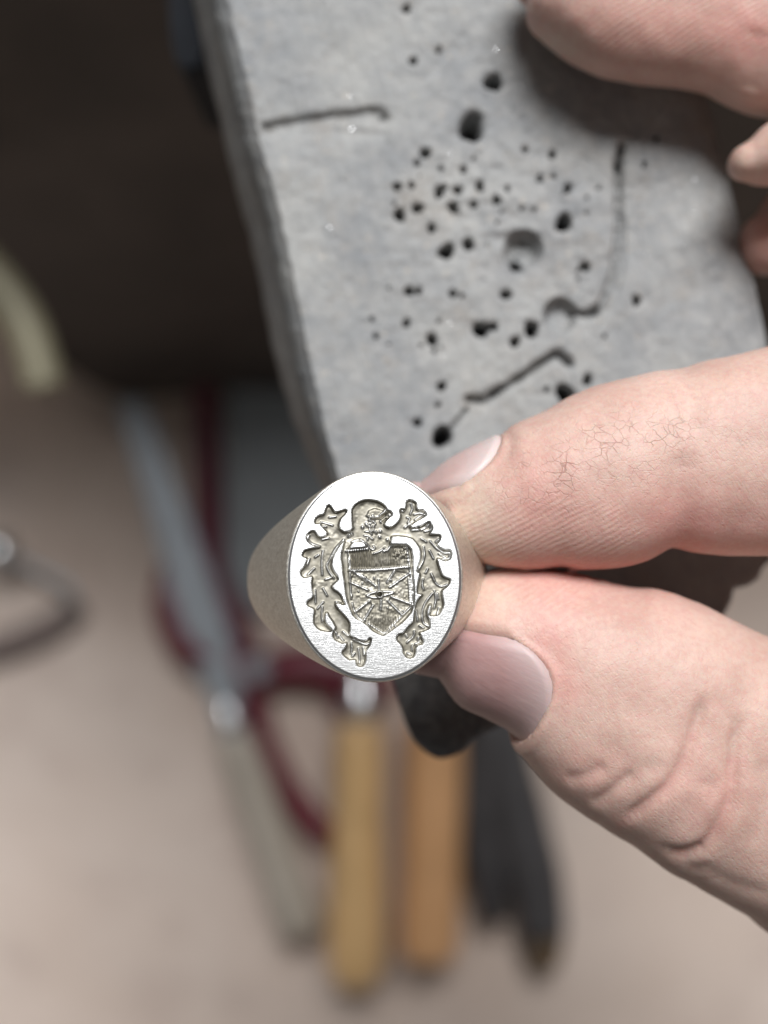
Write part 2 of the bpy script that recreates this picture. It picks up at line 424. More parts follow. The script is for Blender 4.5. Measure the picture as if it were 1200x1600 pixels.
holes += [(330 + x / 1.379, y / 1.379, r / 1.379) for x, y, r in ((420, 20, 8), (490, 107, 6), (435, 132, 8), (608, 176, 17), (960, 300, 6), (1130, 150, 8))]
holes += [(RNG.uniform(600, 950), RNG.uniform(220, 560), RNG.uniform(1.6, 3.)) for _ in range(28)]
for x, y, r in holes:
    R = r * 2.2 + 4
    box = (abs(PX - x) < R) & (abs(PY - y) < R)
    if not box.any(): continue
    dx, dy = PX[box] - x, PY[box] - y; an = np.arctan2(dy, dx)
    d = np.hypot(dx, dy) * (1 + .10 * np.sin(2 * an + x) + .07 * np.sin(3 * an + y))
    d = d * (1 + .14 * vnoise(PX[box] / (r * .5 + 1), PY[box] / (r * .5 + 1), 36)); m = 1 - sst(r * .60, r * 1.15, d)
    dep = min(5.5, .5 + r * .30)
    H[box] -= dep * m
    H[box] -= .10 * np.exp(-((d - r * 1.1) / (r * .35 + 1)) ** 2) * (r > 5)
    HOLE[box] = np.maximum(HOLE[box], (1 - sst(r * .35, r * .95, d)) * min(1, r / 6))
def dent(x, y, rx, ry, dep, soft=.5):
    box = (abs(PX - x) < rx * 1.6) & (abs(PY - y) < ry * 1.6)
    d = np.hypot((PX[box] - x) / rx, (PY[box] - y) / ry)
    H[box] -= dep * (1 - sst(1 - soft, 1 + .15, d))
dent(818, 390, 31, 30, 2.4, .5); dent(876, 492, 26, 27, 1.9, .4); dent(800, 372, 60, 14, .35, .8); dent(738, 195, 24, 26, .9, .7)
dent(600, 186, 16, 9, .4, .8); dent(990, 290, 24, 14, .22, .8)
def groove(pts, w, dep, dark=.25):
    pts = spline(pts, 40)
    box = (PX > pts[:, 0].min() - 3 * w) & (PX < pts[:, 0].max() + 3 * w) & (PY > pts[:, 1].min() - 3 * w) & (PY < pts[:, 1].max() + 3 * w)
    d = seg_dist(PX[box], PY[box], pts)
    w_ = w * (1 + .16 * vnoise(PX[box] / 22, PY[box] / 22, 34)); m = 1 - sst(w_ * .2, w_ * 1.25, d); H[box] -= dep * m * (.85 + .15 * vnoise(PX[box] / 8, PY[box] / 8, 35))
    H[box] -= .25 * dep * (1 - sst(w * .8, w * 2.4, d)) * (.6 + .4 * vnoise(PX[box] / 12, PY[box] / 12, 33))
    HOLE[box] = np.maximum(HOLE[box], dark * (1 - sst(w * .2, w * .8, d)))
z5 = lambda pts: [(560 + x / 2.609, 180 + y / 2.609) for x, y in pts]
groove(z5([(1072, 130), (1066, 170), (1060, 215)]), 6, 1.5, .6)
groove(z5([(1062, 200), (1062, 360), (1058, 520), (1035, 660), (995, 760), (968, 800)]), 8, 1.1, .22)
groove(z5([(1085, 420), (1080, 600), (1045, 740), (985, 860)]), 4, .25, .0)
groove(z5([(975, 795), (930, 808), (885, 800)]), 7, 1.2, .45)
groove(z5([(862, 1012), (830, 985), (800, 978), (680, 1055), (550, 1135)]), 6.5, 1.5, .5)
groove(z5([(560, 1130), (510, 1160), (450, 1158)]), 6.5, 1.3, .5)
groove(z5([(440, 1200), (400, 1250), (370, 1285)]), 4.5, .8, .35)
groove([(414, 199), (470, 189), (530, 180), (585, 175), (597, 181)], 10, .85, .16)
groove([(420, 205), (520, 206), (600, 212)], 9, .18, .0)
# worn edges
mmG = np.stack([(PX - 600) * kz, -(PY - 800) * kz], -1)
dl = np.linalg.norm(mmG - mmG[:, :1], axis=-1); dr = np.linalg.norm(mmG - mmG[:, -1:], axis=-1); db = np.linalg.norm(mmG - mmG[:1], axis=-1)
edge_n = 1 + .5 * vnoise(PX / 20, PY / 20, 31)
H -= .75 * np.exp(-(dl / (.45 * edge_n)) ** 1.3) + 1.1 * np.exp(-(dr / 1.2) ** 1.5) + .8 * np.exp(-(db / (.6 * edge_n)) ** 1.4)
H -= .30 * (1 - sst(0, 4.2, dr))
zt = PZ + H
Vt = np.stack([mmG[..., 0], mmG[..., 1], zt], -1)
Q = grid_quads(NU, NV)[:, ::1]
V = Vt.reshape(-1, 3); HA = HOLE.ravel()
# side walls: boundary loop carried down, flaring out on the left where the blank was sawn at a slant
loop = [j for j in range(NU)] + [i * NU + NU - 1 for i in range(1, NV)] + [(NV - 1) * NU + j for j in range(NU - 2, -1, -1)] + [i * NU for i in range(NV - 2, 0, -1)]
loop = np.array(loop); base = V[loop]
isl = np.zeros(len(loop)); nleft = NV - 2
isl[-nleft:] = sst(0, 1, np.linspace(1, 0, nleft) * 6) ; isl[-1] = isl[-1]
vv = np.linspace(1, 0, nleft); isl[-nleft:] = sst(.03, .42, vv)
isl[0] = 0
# the left part of the end edge carries no flare
rows = [V]; prev = loop; off = len(V); Qs = [Q]
lv = [(.35, .8), (.12, 2.0), (.45, 5.5), (.78, 10.), (1., 13.2), (.97, 14.)]
for fl, dz in lv:
    w = base.copy(); w[:, 0] -= 4.0 * fl * isl; w[:, 2] = PZ - .8 - dz
    w[:, :2] += (.10 * vnoise(base[:, 0] / 2 + dz, base[:, 1] / 2, 41))[:, None]
    rows.append(w); cur = off + np.arange(len(loop)); off += len(loop)
    Qs.append(np.stack([prev, np.roll(prev, -1), np.roll(cur, -1), cur], -1)[:, ::-1]); prev = cur
me = mesh_np('bench_pin', np.vstack(rows), np.vstack(Qs))
tip_shade = .80 * sst(930, 1110, PY + 30 * vnoise(PX / 40, PY / 40, 81)) * (.75 + .25 * vnoise(PX / 9, PY / 9, 82))  # shadow of the hand painted into the wood at the pin's tip
HA = np.maximum(HA, tip_shade.ravel())
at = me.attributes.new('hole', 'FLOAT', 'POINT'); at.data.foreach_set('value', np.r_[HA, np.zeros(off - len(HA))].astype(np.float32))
bm = bmesh.new(); bm.from_mesh(me); bm.verts.ensure_lookup_table()
try: bm.faces.new([bm.verts[i] for i in prev])
except Exception: pass
bmesh.ops.recalc_face_normals(bm, faces=bm.faces); bm.to_mesh(me); bm.free()
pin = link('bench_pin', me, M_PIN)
tag(pin, 'weathered grey wooden bench pin full of drill holes and saw cuts', 'bench pin')

# loose metal filings caught on the wood
fv, ff = [], []
for _ in range(170):
    i, j = RNG.integers(40, 560), RNG.integers(12, NU - 12)
    p = Vt[i, j] + (0, 0, .03); r = RNG.uniform(.05, .14); b = len(fv)
    q = RNG.normal(size=(4, 3)); q /= np.linalg.norm(q, axis=1)[:, None]
    fv += [p + r * np.array([1, 1, .5]) * k for k in q]; ff += [(b, b + 1, b + 2), (b, b + 3, b + 1), (b + 1, b + 3, b + 2), (b, b + 2, b + 3)]
fil = link('metal_filings', mesh_py('metal_filings', fv, ff, False), M_SHINE); tag(fil, kind='stuff')

clamp = slab('clamp_block', [P(x, y, -62)[:2] for x, y in ((262, -120), (345, -120), (345, 60), (322, 118), (300, 128), (280, 112), (268, 60))], -85, -60, M_NAVY, None, 2.5)
tag(clamp, 'dark navy clamp block beside the upper left edge of the grey bench pin', 'clamp')

# ------------------------------------------------------------------ the signet ring
ring = empty('signet_ring', (-.7, -5, 0))
tag(ring, 'silver signet ring with an oval face engraved with a helmet, shield and leaf crest', 'ring')
FA, FB, FROT = 6.80, 8.16, math.radians(3.0)
RES = 3
X0, X1, Y0, Y1 = 440, 732, 730, 1072
hx = np.arange(X0, X1, 1 / RES); hy = np.arange(Y0, Y1, 1 / RES)
XX, YY = np.meshgrid(hx, hy)
def fill(poly, out):
    p = np.asarray(poly, float)
    bx0, by0 = p.min(0) - 1; bx1, by1 = p.max(0) + 1
    i0, i1 = max(0, int((by0 - Y0) * RES)), int((by1 - Y0) * RES) + 2
    j0, j1 = max(0, int((bx0 - X0) * RES)), int((bx1 - X0) * RES) + 2
    x, y = XX[i0:i1, j0:j1], YY[i0:i1, j0:j1]; ins = np.zeros(x.shape, bool)
    for (xa, ya), (xb, yb) in zip(p, np.roll(p, -1, 0)):
        if ya == yb: continue
        c = ((ya > y) != (yb > y)) & (x < (xb - xa) * (y - ya) / (yb - ya) + xa); ins ^= c
    out[i0:i1, j0:j1] |= ins
def blur(a, s):
    n = int(3 * s) + 1; k = np.exp(-.5 * (np.arange(-n, n + 1) / s) ** 2); k /= k.sum()
    for ax in (0, 1):
        p = np.pad(a, [(n, n) if q == ax else (0, 0) for q in (0, 1)], mode='edge'); o = np.zeros_like(a)
        for i, w in enumerate(k): o += w * (p[i:i + a.shape[0], :] if ax == 0 else p[:, i:i + a.shape[1]])
        a = o
    return a
q1 = lambda L: [(450 + x / 8, 760 + y / 8) for x, y in L]
q2 = lambda L: [(580 + x / 8, 760 + y / 8) for x, y in L]
q3 = lambda L: [(450 + x / 8, 900 + y / 8) for x, y in L]
q4 = lambda L: [(580 + x / 8, 900 + y / 8) for x, y in L]
qh = lambda L: [(530 + x / 10, 770 + y / 10) for x, y in L]
qs = lambda L: [(525 + x / 8.571, 830 + y / 8.571) for x, y in L]
left_m = q1([(840,520),(815,530),(760,570),(700,572),(650,540),(632,480),(660,400),(720,340),(745,295),(715,290),(660,310),(600,325),(575,310),(545,265),(512,222),(490,250),(468,310),(455,350),(400,360),(350,395),(333,440),(350,470),(380,465),(395,445),(420,490),(450,520),(500,580),(480,620),(420,640),(370,620),(345,580),(325,552),(280,565),(245,600),(232,640),(250,690),(300,730),(370,748),(420,750),(400,765),(330,770),(260,785),(210,800),(178,850),(190,880),(240,890),(245,920),(225,970),(190,1030),(160,1055),(165,1110),(200,1140),(240,1138),(290,1115),(310,1130),(300,1200)]) \
  + q3([(310,180),(322,240),(300,280),(255,305),(238,340),(250,370),(300,390),(330,410),(335,440),(325,500),(325,590),(360,640),(410,675),(480,688),(560,690),(545,670),(500,620),(470,590),(455,540),(465,470),(480,440),(495,450),(520,510),(560,560),(600,640),(590,670),(560,700),(565,760),(590,800),(640,820),(670,840),(700,835),(725,815),(735,830),(730,870),(700,920),(668,945),(690,985),(740,1025),(765,1045),(840,1035),(850,1060),(855,1110),(890,1125),(935,1125),(960,1070),(970,1010),(965,940),(985,905),(1010,880),(1030,830),(1040,780),(1020,765),(1000,800),(950,815),(880,800),(820,770),(770,750),(765,720),(770,650),(770,590),(740,540),(690,480),(640,430),(600,380),(585,340),(640,335),(690,360),(720,365),(690,310),(660,240),(620,200),(580,180),(540,130),(570,100),(630,45),(615,10)]) \
  + q1([(600,1100),(570,1060),(545,1000),(548,930),(570,860),(610,790),(650,730),(700,680),(716,668),(722,700),(700,770),(760,770),(850,640)])
helm = qh([(205,260),(250,190),(320,140),(400,115),(480,108),(600,130),(680,170),(730,220),(760,280),(800,278),(835,320),(835,352),(790,380),(740,430),(705,480),(715,520),(750,550),(830,545),(860,590),(830,640),(805,660),(800,790),(780,830),(740,870),(640,930),(545,945),(430,835),(400,775),(300,755),(215,772),(125,850),(100,885),(55,900),(75,800),(100,760),(60,720),(130,660),(230,620),(215,530),(208,400)])
right_m = q2([(150,480),(180,500),(220,520),(280,505),(330,465),(370,410),(380,350),(362,310),(375,280),(440,285),(450,240),(448,190),(480,165),(540,180),(575,210),(575,280),(600,300),(650,290),(690,330),(705,355),(670,380),(600,420),(550,450),(500,490),(480,520),(560,520),(630,500),(690,465),(735,435),(750,450),(745,480),(770,480),(775,540),(740,590),(730,605),(800,605),(880,610),(875,660),(850,700),(820,720),(850,760),(900,790),(960,800),(1000,800),(1015,850),(1000,910),(950,938),(900,925),(840,890),(830,930),(850,1000),(870,1060),(890,1120),(940,1150),(1000,1165)]) \
  + q4([(985,100),(940,150),(890,185),(890,240),(900,300),(910,360),(890,420),(850,490),(790,505),(725,500),(745,450),(755,380),(750,330),(720,380),(695,440),(700,500),(730,560),(735,655),(690,680),(640,700),(600,700),(620,760),(650,820),(635,860),(580,865),(550,900),(545,980),(520,1020),(480,1030),(430,1010),(400,960),(395,900),(370,850),(325,810),(312,770),(340,730),(400,720),(430,680),(480,620),(530,580),(540,500),(550,400),(570,330),(610,270),(660,235),(620,225),(580,225),(580,150),(600,50)]) \
  + q2([(620,1085),(575,1070),(590,1020),(625,920),(630,830),(615,770),(570,700),(520,650),(430,625),(320,618),(260,622),(245,700),(150,700)])
shield = q1([(720,785),(690,780),(670,840),(670,900),(685,990),(690,1080),(710,1200)]) + q3([(720,200),(740,300),(775,400),(810,490),(850,530),(930,570),(1000,620),(1040,670),(1100,710),(1180,742)]) \
  + q4([(165,742),(200,715),(280,660),(380,590),(440,530),(500,460),(525,390),(540,300),(540,200),(535,100),(525,0)]) + q2([(520,1000),(520,880),(505,790),(460,740),(430,727),(300,727),(250,727),(100,730),(-40,760)])
MSK = np.zeros(XX.shape, bool)
for p in (left_m, helm, right_m, shield): fill(p, MSK)
SH = np.zeros(XX.shape, bool); fill(shield, SH)
inner = qs([(165,270),(420,240),(510,295),(650,265),(740,195),(950,185),(990,470),(1010,600),(1030,800),(1025,980),(900,1130),(700,1330),(640,1365),(560,1330),(375,1200),(250,1085),(205,950),(187,750),(170,530)])
IN = np.zeros(XX.shape, bool); fill(inner, IN)
m = blur(MSK.astype(float), 1.5 * RES)
m = sst(.12, .88, m)
mi = blur(IN.astype(float), 1.5 * RES)
far = blur(MSK.astype(float), 5 * RES)
D0 = .33
Hf = -D0 * m
Hf += m * (.022 * vnoise(XX / 7, YY / 7, 51) + .008 * vnoise(XX / 3.0, YY / 3.0, 52)) * (.3 + .7 * sst(.5, .8, vnoise(XX / 14, YY / 14, 53) * .5 + .6))
# leaf lobes dished: deeper towards the middle of each lobe
Hf -= .05 * m * sst(.55, .95, far)
Hf += .03 * mi
# hatching of the shield field and of the chief
hat = np.sin((XX + .03 * YY) * 2 * math.pi / 3.7 + 1.5 * vnoise(XX / 6, YY / 9, 60))
chief = np.zeros(XX.shape, bool); fill(qs([(165,270),(420,240),(510,295),(650,265),(740,195),(950,185),(990,470),(180,520)]), chief)
cb = blur(chief.astype(float), RES)
lft = 1 - sst(565, 590, XX)
Hf += cb * (.11 * hat * (.35 + .65 * lft) - .05 * lft + .02 * vnoise(XX / 2.0, YY / 5, 61))
Hf += cb * sst(612, 622, XX) * (1 - sst(868, 880, YY)) * .11 * vnoise(XX / 2.8, YY / 2.8, 62)
field = mi * (1 - cb)
low = sst(955, 975, YY)
Hf += field * (.014 * vnoise(XX / 3.0, YY / 3.0, 63) + .010 * vnoise(XX / 2, YY / 5, 64) + low * .03 * hat)
RID = np.zeros(XX.shape)
def ridge(pts, w=1.1, top=-.08, n=None, rise=.10):
    w *= 1.45; top = top * .6 - .04
    """a raised burr line left in the cut, rising to height `top`"""
    pts = np.asarray(spline(pts, n or 10 * len(pts)) if len(pts) > 2 else pts, float)
    b = ((XX > pts[:, 0].min() - 4 * w) & (XX < pts[:, 0].max() + 4 * w) & (YY > pts[:, 1].min() - 4 * w) & (YY < pts[:, 1].max() + 4 * w))
    i = np.where(b.any(1))[0]; j = np.where(b.any(0))[0]
    sl = (slice(i[0], i[-1] + 1), slice(j[0], j[-1] + 1))
    d = seg_dist(XX[sl], YY[sl], pts); g = np.exp(-(d / w) ** 2)
    RID[sl] = np.maximum(RID[sl], g); cur = Hf[sl]; Hf[sl] = cur + np.clip(top - cur, 0, rise) * g
for L in ([(650,520),(700,555),(760,555),(815,510)], [(440,800),(425,900),(425,1000),(430,1100)], [(700,660),(600,770),(540,880),(490,980),(520,1070),(575,1140)], [(265,610),(250,660),(300,710),(400,742)], [(430,660),(510,640)], [(340,880),(385,850)], [(330,1020),(250,1100)], [(245,970),(270,900)], [(520,380),(600,370)], [(450,490),(480,500)], [(420,440),(560,480)], [(470,1160),(560,1130)], [(770,600),(800,580)]): ridge(q1(L), 1.05, -.10)
for L in ([(500,340),(525,270),(510,210)], [(470,450),(490,400),(460,380)], [(560,410),(620,370),(680,350)], [(680,345),(620,330),(550,342)], [(640,540),(700,510),(740,460)], [(680,560),(750,540),(760,490)], [(750,680),(830,770),(920,830),(990,830)], [(665,750),(675,850),(650,950),(590,1050)], [(740,800),(790,900)], [(760,1090),(800,1180)], [(690,1080),(715,1030)], [(430,510),(500,460)], [(870,650),(820,690)], [(1000,850),(980,900),(900,910)], [(640,650),(700,690)], [(860,840),(940,890)], [(390,300),(410,305)], [(520,545),(600,540)]): ridge(q2(L), 1.05, -.09)
for L in ([(440,150),(490,240)], [(370,400),(440,320)], [(430,380),(425,480),(430,560)], [(790,830),(795,900),(790,960)], [(800,1000),(830,960)], [(880,900),(895,1000),(890,1080)], [(690,690),(750,740)], [(820,790),(960,850),(1030,830)], [(480,600),(530,660)], [(340,170),(345,330)], [(600,320),(650,330)], [(640,740),(690,800)], [(940,890),(950,980)], [(620,760),(600,700)]): ridge(q3(L), 1.05, -.12)
for L in ([(655,40),(645,110),(660,170)], [(770,0),(810,80),(880,130),(960,110)], [(770,220),(700,310),(655,400),(640,500),(660,590),(720,630)], [(800,190),(815,300),(790,400)], [(830,480),(855,400)], [(540,690),(530,750),(450,830)], [(510,930),(515,870)], [(550,850),(600,830)], [(835,220),(845,290)], [(610,620),(660,650)], [(440,740),(450,760)], [(590,770),(590,800)], [(450,960),(490,980)], [(560,430),(585,560)]): ridge(q4(L), 1.05, -.09)
# helmet: cheek, visor, beads of the gorget
for L in ([(640,345),(700,300),(730,260)], [(440,350),(480,375),(560,380),(650,365)], [(400,660),(460,670),(530,720)], [(330,720),(420,790),(520,880),(560,860),(540,830)], [(540,945),(620,920),(720,860)], [(790,345),(830,335)], [(420,600),(500,600)], [(200,760),(300,730),(390,750),(440,800)]): ridge(qh(L), 1.0, -.12)
vis = np.zeros(XX.shape, bool); fill(qh([(440,345),(470,270),(560,235),(690,270),(735,262),(800,300),(700,335),(650,355),(560,385),(480,375)]), vis); Hf += .12 * blur(vis.astype(float), 3.)
for L, w_ in (([(500,400),(580,405),(660,395),(730,345)], 1.3), ([(700,440),(740,400)], 1.)):
    dd = seg_dist(XX, YY, qh(L)); Hf -= .16 * np.exp(-(dd / w_) ** 2)
for _ in range(16):
    bx, by = RNG.normal(520, 75), RNG.normal(500, 95)
    ridge(qh([(bx, by), (bx + RNG.uniform(-6, 6), by + 14)]), RNG.uniform(.8, 1.3), RNG.uniform(-.16, -.06))
for bx, by in ((480, 415), (430, 475), (490, 475), (540, 520), (370, 525), (500, 600), (640, 680), (650, 590), (760, 720), (545, 440), (720, 860), (150, 670), (200, 630)):
    ridge(qh([(bx, by), (bx + 2, by + 8)]), 1.5, -.06)
# shield outline, chief bar, rays, compass star
ridge(qs([(165,270),(180,400),(187,520)]), 1.1, -.08); ridge(qs([(140,262),(290,250),(425,236)]), 1.3, -.05)
ridge(qs([(640,268),(700,250),(745,195),(850,185),(950,185)]), 1.2, -.05)
ridge(qs([(950,185),(975,330),(992,470),(1010,600),(1030,800),(1022,985),(900,1120),(700,1325)]), 1.2, -.05)
ridge(qs([(375,1200),(310,1160),(255,1090),(215,960)]), 1.0, -.14); ridge(qs([(187,560),(195,760),(205,900)]), .9, -.18)
ridge(qs([(430,1230),(560,1320),(640,1365),(700,1325)]), 1.1, -.10)
ridge(qs([(180,522),(560,515),(990,475)]), 1.5, -.04)
for L in ([(250,548),(420,672)], [(340,585),(535,735)], [(185,675),(430,785)], [(790,530),(690,685)], [(985,570),(725,745)], [(745,880),(1020,985)], [(700,930),(890,1120)], [(450,935),(260,1080)], [(495,990),(370,1195)]): ridge(qs(L), 1.2, -.07)
for poly in ([(250,548),(340,585),(535,735),(430,780),(185,675)], [(790,530),(985,570),(725,745),(690,685)], [(745,880),(1020,985),(890,1120),(700,930)], [(450,935),(260,1080),(370,1195),(495,990)]):
    pp = np.zeros(XX.shape, bool); fill(qs(poly), pp); pb = blur(pp.astype(float), 2.0)
    Hf -= .05 * pb
ridge(qs([(572,650),(576,720),(582,790)]), 1.0, -.04); ridge(qs([(605,890),(605,1000)]), 1.0, -.05); ridge(qs([(598,1020),(600,1048)]), 1.2, -.06)
ridge(qs([(415,860),(470,832),(560,805),(640,808),(765,815),(730,840),(640,862),(600,888),(530,890),(450,876),(415,860)]), 1.05, -.03)
for k in range(14):
    bx, by = RNG.uniform(200, 1000), RNG.uniform(560, 1330)
    if ((bx - 600) / 430) ** 2 + ((by - 850) / 480) ** 2 < 1: ridge(qs([(bx, by), (bx + RNG.uniform(-4, 4), by + RNG.uniform(5, 25))]), RNG.uniform(.6, .95), RNG.uniform(-.24, -.10))
for by in range(640, 960, 22): ridge(qs([(975 + .05 * (by - 640), by), (1000 + .05 * (by - 640), by)]), .7, -.12)
dd = np.hypot(XX - (525 + 585 / 8.571), YY - (830 + 845 / 8.571))
Hf += np.maximum(-.05 - Hf, 0) * np.exp(-((dd - 4.6) / 1.1) ** 2)
Hf -= .4 * (1 - sst(2.2, 3.6, dd))
Hf = np.minimum(blur(Hf, .38 * RES), 0.01)
Hf[~(far > .001)] = 0

NF = 600
u = np.linspace(-1, 1, NF); U, W = np.meshgrid(u, u)
ex, ey = U * np.sqrt(1 - W * W / 2), W * np.sqrt(1 - U * U / 2)
lx, ly = ex * FA, ey * FB
cr, sr = math.cos(FROT), math.sin(FROT)
fx, fy = lx * cr - ly * sr, lx * sr + ly * cr
spx, spy = 586 + fx * 20, 900 - fy * 20
gi = np.clip((spy - Y0) * RES, 0, XX.shape[0] - 2); gj = np.clip((spx - X0) * RES, 0, XX.shape[1] - 2)
i0, j0 = gi.astype(int), gj.astype(int); di, dj = gi - i0, gj - j0
bil = lambda A: (A[i0, j0] * (1 - di) + A[i0 + 1, j0] * di) * (1 - dj) + (A[i0, j0 + 1] * (1 - di) + A[i0 + 1, j0 + 1] * di) * dj
hz = bil(Hf); rec = bil(sst(.15, .6, m) * (1 - .85 * blur(RID, 1.)))
rr = np.hypot(ex, ey)
hz = hz - .10 * sst(.965, 1.0, rr) ** 1.5 - .03 * rr ** 4
fme = mesh_np('engraved_face', np.stack([fx, fy, hz], -1).reshape(-1, 3), grid_quads(NF, NF))
a_ = fme.attributes.new('recess', 'FLOAT', 'POINT'); a_.data.foreach_set('value', rec.ravel().astype(np.float32))
face = link('engraved_face', fme, M_FACE); face.parent = ring

# body: stack of slices from the oval down to the band, drilled through for the finger
RR, CZ = 10.25, -10.4
sl = []
NS = 200
th = np.linspace(0, 2 * np.pi, NS, endpoint=False)
def sl_ab(t):
    a = FA + (RR - FA) * math.sin(t * math.pi / 2) ** .5
    b = 3.7 + (FB - 3.7) * (1 - t) ** .62
    return a + .06, b + .10 * (1 - t)
prof = [(.000, FA, FB, -.131), (.0, FA + .09, FB + .06, -.19), (.0, FA + .16, FB + .09, -.27), (.0, FA + .21, FB + .11, -.38)]
for t in np.linspace(.12, 1, 70) ** 2:
    a, b = sl_ab(t); prof.append((t, a, b, -.36 + (CZ + .36) * t ** .55))
for q in np.linspace(.04, .985, 24):
    z = CZ - RR * math.sin(q * math.pi / 2); a = RR * math.cos(q * math.pi / 2); prof.append((1 + q, a, 3.7 - 1.3 * q, z))
V = []
for t, a, b, z in prof:
    e = 2.0 + .75 * min(t, 1)
    c, s = np.cos(th), np.sin(th)
    x = a * np.sign(c) * np.abs(c) ** (2 / e); y = b * np.sign(s) * np.abs(s) ** (2 / e)
    r = FROT * max(0, 1 - t)
    V.append(np.stack([x * math.cos(r) - y * math.sin(r), x * math.sin(r) + y * math.cos(r), np.full(NS, z)], -1))
nl = len(prof); V = np.vstack(V)
F = [tuple(q) for q in grid_quads(NS, nl, True).tolist()]
F.append(tuple(range(NS))); F.append(tuple((nl - 1) * NS + k for k in range(NS)))
# the cap lies just under the engraving
V2 = V.copy()
bme = mesh_py('band', V2, F)
bm = bmesh.new(); bm.from_mesh(bme)
# sink the top cap below the deepest cut
top = [f for f in bm.faces if len(f.verts) == NS and f.calc_center_median().z > -.001]
r = bmesh.ops.inset_region(bm, faces=top, thickness=.00004)
for v in top[0].verts: v.co.z -= .0011
bmesh.ops.recalc_face_normals(bm, faces=bm.faces); bm.to_mesh(bme); bm.free()
band = link('band', bme, M_BAND); band.parent = ring
cm = bpy.data.meshes.new('drill'); bm = bmesh.new()
bmesh.ops.create_cone(bm, cap_ends=True, segments=160, radius1=.0087, radius2=.0087, depth=.04, matrix=Matrix.Translation((0, 0, CZ * MM)) @ Matrix.Rotation(math.pi / 2, 4, 'X'))
bm.to_mesh(cm); bm.free(); cut = link('drill', cm)
md = band.modifiers.new('hole', 'BOOLEAN'); md.operation = 'DIFFERENCE'; md.solver = 'EXACT'; md.object = cut
dg = bpy.context.evaluated_depsgraph_get()
nm = bpy.data.meshes.new_from_object(band.evaluated_get(dg)); band.modifiers.clear(); band.data = nm
bpy.data.objects.remove(cut)
nm.polygons.foreach_set('use_smooth', np.ones(len(nm.polygons), bool))
nm.set_sharp_from_angle(angle=math.radians(38))
if not nm.materials: nm.materials.append(M_BAND)
ring.rotation_euler = (math.radians(-4.3), math.radians(4.0), 0)

# ------------------------------------------------------------------ the hand
class Finger:
    def __init__(s, st, n=90):
        """stations: upper edge x,y; lower edge x,y (photo), centre height z, depth half-size d"""
        C = []
        for ux, uy, lx, ly, z, d in st:
            a, b = P(ux, uy, z), P(lx, ly, z); c = (a + b) / 2; C.append((*c, np.linalg.norm(a - b) / 2, d))
        s.c = spline(C, n); s.n = n
    def field(s, X, Y):
        """nearest station of each column: centre z, half-width, half-depth, lateral distance, side, s"""
        best = np.full(X.shape, 1e9); tt = np.zeros(X.shape)
        c = s.c; side = np.zeros(X.shape)
        for i in range(s.n - 1):
            x0, y0 = c[i, :2]; x1, y1 = c[i + 1, :2]; dx, dy = x1 - x0, y1 - y0
            t = np.clip(((X - x0) * dx + (Y - y0) * dy) / (dx * dx + dy * dy), 0, 1)
            ex, ey = X - x0 - t * dx, Y - y0 - t * dy; d = ex * ex + ey * ey
            k = d < best; best = np.where(k, d, best); tt = np.where(k, i + t, tt)
            side = np.where(k, np.sign(dx * ey - dy * ex), side)
        f = [np.interp(tt, np.arange(s.n), c[:, q]) for q in (2, 3, 4)]
        return (*f, np.sqrt(best), side, tt / (s.n - 1))
    def point(s, t, phi, off):
        i = np.clip(t, 0, 1) * (s.n - 1); ar = np.arange(s.n)
        c = np.array([np.interp(i, ar, s.c[:, q]) for q in range(5)])
        j = int(np.clip(i, 1, s.n - 2)); tg = s.c[min(j + 9, s.n - 1), :3] - s.c[max(j - 9, 0), :3]; tg /= np.linalg.norm(tg)
        nrm = np.array([-tg[1], tg[0], 0]); nrm /= np.linalg.norm(nrm)
        ex = 0 if t >= 0 else t * s.len()
        return c[:3] + tg * ex + nrm * (c[3] + off) * math.sin(phi) + np.array([0, 0, 1]) * (c[4] + off) * math.cos(phi)
    def len(s): return np.linalg.norm(np.diff(s.c[:, :3], axis=0), axis=1).sum()

index = Finger([(652,764,664,815,-10.5,3.0),(692,731,704,850,-9.5,4.6),(738,709,745,876,-9,5.8),(800,681,812,892,-8.6,6.8),(845,650,860,893,-8.4,7.1),(900,624,910,896,-8.4,7.5),(960,599,970,884,-8.4,7.6),(1020,583,1040,857,-8.4,7.5),(1090,568,1105,866,-8.6,7.9),(1200,543,1212,873,-9,8.6),(1330,505,1340,880,-11,9),(1460,440,1470,830,-15,9.5),(1620,360,1620,760,-19,10)])
thumb = Finger([(715,915,690,1050,-10,4.6),(770,895,714,1090,-9.6,5.8),(830,889,772,1116,-9.3,6.6),(895,889,830,1150,-9.2,7.2),(965,895,880,1224,-9.2,7.8),(1035,917,935,1278,-9.4,8.4),(1105,952,1000,1320,-9.8,8.8),(1180,990,1085,1372,-10.5,9.2),(1290,1040,1205,1440,-12,10),(1430,1060,1340,1510,-14,11),(1600,900,1540,1430,-17,12),(1720,700,1690,1200,-20,12)])
middle = Finger([(850,-95,842,8,-17.4,3.6),(865,-130,868,60,-17.4,5.4),(895,-160,905,94,-17.4,6.1),(940,-180,950,114,-17.4,6.4),(1010,-190,1015,128,-17.4,6.5),(1090,-190,1090,136,-17.4,6.5),(1150,-188,1150,148,-17.4,6.6),(1220,-185,1215,178,-17.4,7.2),(1330,-170,1320,205,-17.4,8),(1460,-100,1450,270,-17.4,9),(1620,80,1610,460,-19,9.5)])
ringf = Finger([(1160,226,1170,282,-16,2.4),(1183,207,1200,290,-15.8,3.6),(1222,180,1244,288,-15.5,4.8),(1280,142,1308,278,-15,5.6),(1370,90,1400,262,-15,7.0),(1500,90,1520,280,-16,8),(1640,200,1640,440,-20,9)])
